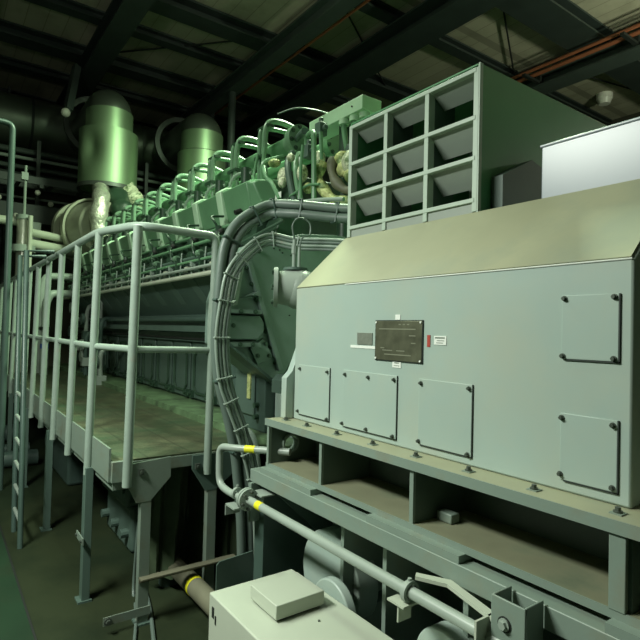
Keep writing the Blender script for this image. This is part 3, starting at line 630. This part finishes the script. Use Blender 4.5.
# breather cap beside the generator
t = thing('breather_cap', (-2.2,1.42,1.5), 'rounded grey pipe cap with flanges beside the sloping generator top', 'cap')
MB().cyl((-2.235,1.355,1.66),(-2.18,1.45,1.655),.080,.098,n=28).build('cap_barrel','pipeG',t)
MB().sphere((-2.18,1.45,1.65),.100,(1,1,1),28,18).build('cap_dome','pipeG',t)
MB().cyl((-2.245,1.335,1.66),(-2.235,1.352,1.66),.098,n=28).build('side_flange','pipeG',t)
MB().cyl((-2.2,1.43,1.745),(-2.2,1.43,1.757),.060,n=24).cyl((-2.2,1.43,1.735),(-2.2,1.43,1.75),.045,n=20).build('top_flange','tealmid',t)
MB().cyl((-2.215,1.43,1.757),(-2.215,1.43,1.90),.010,n=10).cyl((-2.185,1.44,1.757),(-2.185,1.44,1.86),.008,n=10).cyl((-2.215,1.43,1.83),(-2.215,1.43,1.87),.014,n=8).build('probe','rail',t)
MB().tube([(-2.215,1.43,1.90),(-2.22,1.42,1.97),(-2.21,1.45,2.01),(-2.19,1.50,1.99),(-2.185,1.50,1.93),(-2.19,1.46,1.91),(-2.185,1.44,1.86)],.0045,8,6).build('probe_wire','cable',t)
MB().cyl((-2.14,1.55,1.66),(-2.0,1.75,1.62),.07,n=24).build('cap_pipe','pipeG',t)
for k in range(6):
    an=k*PI/3; q=Vector((.86*math.cos(an)*.085,-.5*math.cos(an)*.085,math.sin(an)*.085))
    MB().cyl(Vector((-2.250,1.326,1.66))+q,Vector((-2.243,1.340,1.66))+q,.008,n=8).build('flange_bolt','egdark',t)

# ------------------------------------------------------------------ CABLES
big = [(-2.02,1.70,2.06),(-2.15,1.62,2.075),(-2.30,1.50,2.10),(-2.43,1.415,2.112),(-2.45,1.315,2.06),(-2.45,1.23,1.991),(-2.45,1.177,1.903),(-2.45,1.153,1.804),(-2.45,1.137,1.592),(-2.45,1.130,1.393),(-2.45,1.152,1.195),(-2.45,1.205,1.017),(-2.45,1.250,.837),(-2.45,1.27,.709),(-2.45,1.30,.45),(-2.45,1.32,.02)]
def inset(pts, d):
    # parallel path, d nearer the inside of the bend
    out = []
    for i,(x,y,z) in enumerate(pts):
        a_ = pts[max(i-1,0)]; b_ = pts[min(i+1,len(pts)-1)]
        ty, tz = b_[1]-a_[1], b_[2]-a_[2]; l = math.hypot(ty,tz); out.append((x, y - tz/l*d, z + ty/l*d))
    return out
for d_, lab in ((0,'thick grey cable on the outside of the big arching bundle'),(.050,'second thick grey cable just inside the outer arching one')):
    c = thing('power_cable', (-2.45,1.34,.02), lab, 'cable', 'arching cables between engine and generator')
    P = inset(big, d_)
    MB().tube(P,.024,14,8).build('cable_sheath','cable',c)
    if not d_:
        Q = inset(big,-.026); W = inset(big,.078)
        for k in (1,2,3,4,6,8,10,12): MB().tube([Vector(Q[k]),Vector(Q[k])+Vector((.034,0,0)),Vector(W[k])+Vector((.034,0,0)),Vector(W[k])],.006,8,0).build('cable_clamp','teal',c)
thin = [(-1.95,1.72,1.88),(-2.12,1.62,1.91),(-2.30,1.50,1.925),(-2.38,1.397,1.946),(-2.38,1.299,1.906),(-2.38,1.206,1.818),(-2.38,1.144,1.718),(-2.38,1.119,1.589),(-2.38,1.10,1.407),(-2.38,1.122,1.207),(-2.38,1.163,1.088),(-2.38,1.221,.952),(-2.38,1.264,.824),(-2.38,1.30,.70),(-2.38,1.34,.45),(-2.38,1.36,.02)]
labs = ['outermost thin cable of the inner arching bundle','second thin cable from outside in the inner arching bundle','third thin cable from outside in the inner arching bundle','innermost thin cable of the inner arching bundle']
for k in range(4):
    c = thing('control_cable', (-2.38,1.36,.02), labs[k], 'cable', 'arching cables between engine and generator')
    MB().tube(inset(thin, .018*k),.0078,10,8).build('cable_sheath',('rail','cable')[k%2],c)
    if k == 0:
        Q = inset(thin,-.012); W = inset(thin,.066)
        for j in range(2,14): MB().tube([Vector(Q[j]),Vector(Q[j])+Vector((.013,0,0)),Vector(W[j])+Vector((.013,0,0)),Vector(W[j])],.004,8,0).build('cable_clamp','rail',c)
# hoses between railing and bundle
for k,(dy,lab) in enumerate(((0,'grey hose rising just behind the right railing post'),(-.035,'thinner grey hose beside the first one behind the railing post'))):
    tag(MB().tube([(-2.62,1.33+dy,2.0),(-2.66,1.26+dy,1.8),(-2.68,1.235+dy,1.5),(-2.66,1.25+dy,1.2),(-2.60,1.33+dy,.95),(-2.52,1.42+dy,.80),(-2.50,1.46+dy,.02)],.016-.004*k,10,8).build('hose','rail'),lab,'hose')

# ------------------------------------------------------------------ EXHAUST STACKS
def stack(X, Y, zb, r_, h, r2, lab, dent, ch=.28):
    t = thing('exhaust_stack',(X,Y,zb),lab,'exhaust stack','exhaust stacks behind the engine')
    m = MB(); bm = m.bm; n = 64; nz = 24; rows = []
    for k in range(nz+1):
        z = zb + h*k/nz; row = []
        for i in range(n):
            an = 2*PI*i/n; rr = r_
            if dent:
                da = (an - math.radians(-50) + PI) % (2*PI) - PI
                rr -= .075*math.exp(-(da/.30)**2 - ((z-zb-h*.62)/.22)**2) 
                rr += .02*math.exp(-((da+.42)/.2)**2 - ((z-zb-h*.6)/.3)**2)
            row.append(bm.verts.new((X+rr*math.cos(an), Y+rr*math.sin(an), z)))
        rows.append(row)
    for A,B in zip(rows, rows[1:]):
        for i in range(n): bm.faces.new((A[i],A[(i+1)%n],B[(i+1)%n],B[i]))
    bm.faces.new(rows[0][::-1]); bm.faces.new(rows[-1])
    m.build('silencer_body','stack',t)
    MB().ring((X,Y,zb-.03),(X,Y,zb+.03),r_-.02,r_+.012,48).build('bottom_rim','ring',t)
    MB().cyl((X,Y,zb+h),(X,Y,zb+h+ch),r2,n=48).build('collar','stack',t)
    MB().ring((X,Y,zb+h-.01),(X,Y,zb+h+.02),r2-.02,r2+.02,48).build('collar_band','panelgap',t)
    c = zb+h+ch
    MB().tube([(X,Y,c-.02),(X,Y,c),(X-.05,Y,c+.05),(X-.14,Y,c+.08),(X-.4,Y,c+.08),(X-1.7,Y,c+.08)],r2*.94,32,6).build('elbow','darkduct',t)
    MB().ring((X-1.0,Y,c+.08),(X-.93,Y,c+.08),r2*1.22,r2*1.46,48).build('ring_flange','ring',t)
    return c
M['foilm'] = M['foil']
stack(-8.8,2.14,3.60,.435,.88,.35,'nearer green sheathed exhaust stack with a dented side',True,.33)
stack(-8.8,3.70,3.75,.41,.72,.36,'farther green sheathed exhaust stack behind the engine',False,.36)
t = thing('foil_pipe',(-8.7,2.1,2.8),'crinkled silver foil wrapped pipe below the nearer exhaust stack','pipe')
MB().tube([(-8.65,2.0,3.60),(-8.3,1.93,3.42),(-8.0,1.86,3.25),(-7.93,1.82,3.0),(-7.93,1.84,2.78),(-7.98,1.95,2.6)],lambda u:.115+.012*math.sin(u*24),20,8).build('foil_wrap','foil',t)
MB().tube([(-8.65,2.2,3.60),(-8.3,2.2,3.3),(-8.1,2.25,3.0),(-8.0,2.35,2.7)],lambda u:.17+.02*math.sin(u*30),16,8).build('foil_wrap','egdark',t)
MB().tube([(-8.55,2.35,3.60),(-8.3,2.42,3.4),(-8.2,2.5,3.2)],lambda u:.13+.02*math.sin(u*30),16,8).build('foil_wrap','lagw',t)
tag(MB().tube([(-8.5,3.6,3.75),(-8.4,3.5,3.3),(-8.3,3.3,2.6),(-8.3,3.3,.05)],lambda u:.2+.02*math.sin(u*30),16,8).build('foil_pipe','foil'),'crinkled foil pipe beneath the farther exhaust stack','pipe')
# collector duct
t = thing('collector_duct',(-11,2,4.58),'huge dark round sheet metal duct crossing behind the stacks','duct')
MB().cyl((-10.9,-4.5,5.06),(-10.9,9,5.06),.46,n=48).build('duct_shell','darkduct',t)
for Y in (-.4,1.27,3.2,5.2): MB().ring((-10.9,Y-.02,5.06),(-10.9,Y+.02,5.06),.45,.475,48).build('duct_seam','ring' if Y != 1.27 else 'panelgap',t)
for k,Y in enumerate((.2,4.6,8.0)):
    tag(MB().box(-11.3,-10.5,Y-.05,Y+.05,4.5,4.58).box(-11.36,-11.28,Y-.05,Y+.05,4.5,6.1).box(-10.52,-10.44,Y-.05,Y+.05,4.5,6.1).build('duct_hanger','steel'),
        ['dark hanger frame around the big duct left of the stacks','dark hanger frame around the big duct behind the farther stack','dark hanger frame around the big duct beyond the engine'][k],'hanger','duct hangers')
# turbocharger drum
t = thing('intake_filter_drum',(-8.3,1.75,2.5),'cream coloured round filter drum with rings left of the foil pipe','filter drum')
MB().cyl((-8.75,1.86,2.89),(-8.2,2.00,2.89),.45,.40,n=48).build('drum_body','cream',t,bevel=.03)
MB().cyl((-8.2,2.0,2.89),(-8.19,2.002,2.89),.24,n=40).build('dark_mouth','black',t)
MB().ring((-8.95,1.81,2.89),(-8.88,1.83,2.89),.38,.47,48).build('end_ring','cream',t)
MB().ring((-8.62,1.895,2.89),(-8.54,1.915,2.89),.45,.485,48).build('middle_ring','cream',t)
MB().cyl((-8.9,1.82,2.89),(-8.75,1.86,2.89),.36,n=40).build('gauze','black',t)
MB().cyl((-8.4,1.94,.845),(-8.4,1.94,2.5),.12,n=20).build('pedestal','egdark',t)

# ------------------------------------------------------------------ LEFT PIPEWORK
t = thing('riser_pipe',(-8.2,.88,0),'bright vertical pipe with clamp flange at the left behind the railing','pipe')
MB().cyl((-8.2,.93,.80),(-8.2,.93,2.86),.085,n=24).build('riser','chrome',t)
MB().ring((-8.2,.93,2.42),(-8.2,.93,2.51),.08,.15,28).build('clamp_flange','pipeG',t)
MB().cyl((-8.2,.93,2.86),(-8.2,.93,2.92),.10,n=20).cyl((-8.2,.93,2.92),(-8.2,.93,3.6),.018,n=8).box(-8.24,-8.16,.88,.96,3.4,3.5).build('head','pipeG',t)
MB().cyl((-8.05,.99,.80),(-8.05,.99,2.9),.03,n=12).build('side_tube','pipeW',t)
for z,r_,mm,lab in ((2.72,.055,'pipeW','upper pale horizontal pipe joining the riser to the filter drum'),(2.56,.07,'pipeW','lower pale horizontal pipe joining the riser to the filter drum')):
    tag(MB().cyl((-8.3,1.0,z),(-8.8,1.80,z),r_,n=16).build('link_pipe',mm),lab,'pipe','link pipes to the filter drum')
tag(MB().cyl((-8.4,-2.5,2.84),(-8.27,.86,2.84),.06,n=16).build('feed_pipe','pipeW'),'pale horizontal pipe leaving the frame left of the riser','pipe')
# racks of pipes across, high at the left
rk = [(4.42,.05,'steel2'),(4.30,.03,'pipeG'),(4.14,.04,'steel2'),(4.02,.03,'steel'),(3.62,.02,'pipeG'),(3.50,.02,'steel2')]
labs = ['topmost of the dim cross pipes under the big duct','second dim cross pipe under the big duct, thin and paler','third dim cross pipe under the big duct','fourth dark cross pipe under the big duct','thin paler cross pipe above the long dark beam at left','thin cross pipe just over the long dark beam at left']
for (z,r_,mm),lab in zip(rk,labs): tag(MB().cyl((-10.4,-4,z),(-10.4,7,z),r_,n=10).build('cross_pipe',mm),lab,'pipe','cross pipes under the big duct')
t = thing('cable_tray',(-10.0,1,3.68),'dark ladder cable tray hung crosswise at left','cable tray')
MB().box(-10.25,-10.22,-4,7,3.75,3.87).box(-9.85,-9.82,-4,7,3.75,3.87).build('tray_side','steel2',t)
m = MB()
for k in range(22): m.box(-10.22,-9.85,-3.8+k*.48,-3.74+k*.48,3.76,3.79)
m.build('tray_rungs','steel2',t)
for k,Y in enumerate((-.6,1.35,3.2)): tag(MB().box(-10.3,-10.24,Y-.03,Y+.03,3.1,4.6).box(-10.4,-9.8,Y-.03,Y+.03,3.69,3.75).build('tray_hanger','steel2'),['pale hanger of the cable tray at the left edge','hanger of the cable tray left of the nearer stack','hanger of the cable tray between the stacks'][k],'hanger','tray hangers')
tag(MB().box(-10.2,-9.9,-4,7,3.12,3.42).build('cross_beam','steel'),'long dark beam crossing at left below the cable tray','beam')
tag(MB().box(-9.98,-9.78,1.12,1.36,2.72,3.12).build('junction_box','pipeG', bevel=.01),'small grey box hung under the dark beam at left','box')
for k,(y,z) in enumerate(((.55,3.20),(1.0,3.20),(1.5,3.46),(.75,3.46),(1.3,3.62))):
    tag(MB().sphere((-9.86,y,z),.045,u=10,v=8).cyl((-9.86,y,z),(-10.0,y,z+.06),.015,n=6).build('small_fitting','lampw'),
      ['tiny pale fitting left of the riser head','tiny pale fitting right of the riser head','tiny pale fitting near the stack on the beam','tiny pale fitting on the beam above the riser','tiny pale fitting on the cable tray'][k],'fitting','tiny pale fittings on the cross beam')
# pale curved hoses at engine far end
for k,(x,y,zt,lab) in enumerate(((-8.0,1.15,2.1,'taller pale bent pipe behind the left railing posts'),(-7.65,1.15,1.85,'shorter pale bent pipe with blue band behind the left railing posts'))):
    c = thing('bent_pipe',(x,y,.8),lab,'pipe','bent pipes on the walkway')
    MB().elbow([(x,y,.8),(x,y,zt-.12),(x,y+.05,zt),(x-.1,y+.35,zt+.02),(x-.15,1.75,zt+.02)],.05,14).build('pipe_run','pipeG',c)
    MB().ring((x,y,1.38),(x,y,1.42),.048,.066,20).build('joint_ring','black',c)
    if k: plab(MB().cyl((x,y,1.14),(x,y,1.20),.052,n=16).build('band','blue',c),'blue band')
# ------------------------------------------------------------------ UNDER THE PLATFORM
t = thing('floor_pipe',(-2.8,1.25,0),'brownish large pipe with yellow band lying below the platform','pipe')
MB().elbow([(-3.25,1.50,.25),(-3.25,1.42,.15),(-3.0,1.12,.13),(-1.9,1.12,.13)],.048,18).build('pipe_run','brown',t)
plab(MB().cyl((-2.60,1.12,.13),(-2.575,1.12,.13),.0495,n=20).build('tape_band','yellow',t),'yellow band')
for x in (-2.1,-2.95): MB().box(x-.03,x+.03,1.07,1.17,0,.09).build('saddle','teal',t)
tag(MB().tube([(-2.95,.95,.78),(-2.93,.93,.4),(-2.95,.92,.02),(-2.7,.86,.012),(-2.3,.72,.012),(-2.0,.6,.012)],.008,10,8).build('hose','cable'),'thin hose hanging under the deck and lying on the floor','hose')
tag(MB().tube([(-3.05,1.0,.011),(-2.7,.93,.011),(-2.3,.82,.011),(-2.0,.72,.011)],.010,8,6).build('hose','cable'),'thin dark hose on the floor below the deck','hose')
m = MB(); bm = m.bm; NU, NV = 40, 14; g1 = []; g2 = []
for i in range(NU+1):
    ra, rb = [], []
    for j in range(NV+1):
        u = i/NU; v = j/NV; zz = .74-.66*v
        xx = -2.86 - .05*math.sin(u*17+1.2*v) - .03*math.sin(u*41+2*v) - .04*v*math.sin(u*6)
        ra.append(bm.verts.new((xx, .98+.50*u, zz))); rb.append(bm.verts.new((xx-.006, .98+.50*u, zz)))
    g1.append(ra); g2.append(rb)
for i in range(NU):
    for j in range(NV):
        bm.faces.new((g1[i][j],g1[i+1][j],g1[i+1][j+1],g1[i][j+1])); bm.faces.new((g2[i][j],g2[i][j+1],g2[i+1][j+1],g2[i+1][j]))
M['sheet'] = mat('dark_crumpled_sheet', (.045,.07,.035), .6, noise=.4, nscale=5, bump=.5, bscale=9)
tag(m.build('hanging_sheet','sheet'),'dark crumpled sheet hanging below the end of the walkway deck','sheet')
t = thing('casing_block',(-3.75,1.2,0),'dark rounded casing with bolts under the walkway','casing')
MB().box(-4.05,-3.45,1.05,1.5,0,.30).px([(1.0,.30),(1.03,.46),(1.12,.54),(1.5,.54),(1.5,.30)],-4.05,-3.45).build('casing','tealmid',t,bevel=.03)
for x in (-3.98,-3.75,-3.52):
    for z in (.12,.40): MB().cyl((x,1.05,z),(x,1.0,z),.028,n=10).build('casing_bolt','tealmid',t)
t = thing('casing_block',(-5.6,1.2,0),'dim dark casing farther back under the walkway','casing')
MB().box(-6.0,-5.2,1.0,1.5,0,.50).build('casing','teal',t,bevel=.03)
MB().cyl((-5.9,1.0,.3),(-5.9,.93,.3),.06,n=16).build('casing_cap','tealmid',t)
for k,(x,y,r_,lab) in enumerate(((-6.2,.35,.08,'upper dim pipe lying beyond the ladder'),(-6.8,.35,.06,'lower dim pipe lying beyond the ladder'),(-7.6,.35,.10,'farthest thick dim pipe lying beyond the ladder'))):
    tag(MB().cyl((x,-3.5,r_),(x,.9,r_),r_,n=14).build('floor_pipe','teal'),lab,'pipe','dim pipes beyond the ladder')
t = thing('control_box',(-7.2,-.2,0),'dim grey control box at the far left on the floor','box')
MB().box(-9.4,-8.9,-.2,.4,.1,1.9).build('box_body','pipeG',t,bevel=.01); MB().box(-9.35,-8.95,-.15,.35,0,.1).build('plinth','black',t)
MB().box(-8.9,-8.893,-.15,.35,.2,1.8).build('door','pipeG',t)

# ------------------------------------------------------------------ LIGHTS
def lamp(loc, size, sy, power, upow, col, lab):
    x,y,z = loc
    t = thing('unseen_lamp',(x,y,z),lab,'lamp')
    MB().box(x-size/2-.04,x+size/2+.04,y-sy/2-.04,y+sy/2+.04,z+.02,z+.10).build('lamp_housing','pipeG',t)
    MB().cyl((x-size/3,y,z+.1),(x-size/3,y,CZ),.01,n=6).cyl((x+size/3,y,z+.1),(x+size/3,y,CZ),.01,n=6).build('suspension_rod','steel',t)
    ld = D.lights.new('lamp_light','AREA'); ld.shape='RECTANGLE'; ld.size=size; ld.size_y=sy; ld.energy=power; ld.color=col
    lo = D.objects.new('lamp_light', ld); COL.objects.link(lo); lo.location=(0,0,0); lo.parent=t
    ud = ld.copy(); ud.energy = upow; uo = D.objects.new('lamp_light', ud); COL.objects.link(uo); uo.parent=t; uo.location=(0,0,.12); uo.rotation_euler=(PI,0,0)  # second light facing up, added to brighten the ceiling
lamp((-2.2,-1.0,3.1),1.2,.45,195,90,(.94,1,.89),'suspended lamp behind the viewer lighting the generator front')
lamp((-4.1,3.3,5.45),1.8,.9,480,20,(.76,1,.66),'suspended lamp high above the engine middle')
lamp((.2,7.4,3.8),1.2,.5,70,330,(.90,1,.76),'added fill lamp behind the generator near the right')  # unseen fill light, mostly upward, added to brighten the ceiling
lamp((-4.0,.75,4.75),1.5,.4,55,5,(.80,1,.72),'added lamp over the walkway railing, brightening the engine side')  # unseen lamp added to brighten the near side of the engine
w = D.worlds.new('world'); SC.world = w; w.use_nodes = True
w.node_tree.nodes['Background'].inputs['Color'].default_value = (.7,.8,.7,1); w.node_tree.nodes['Background'].inputs['Strength'].default_value = .0

SC.view_settings.view_transform = 'Standard'; SC.view_settings.look = 'None'; SC.view_settings.gamma = 1
SC.view_settings.use_curve_mapping = False; SC.view_settings.exposure = 0.0
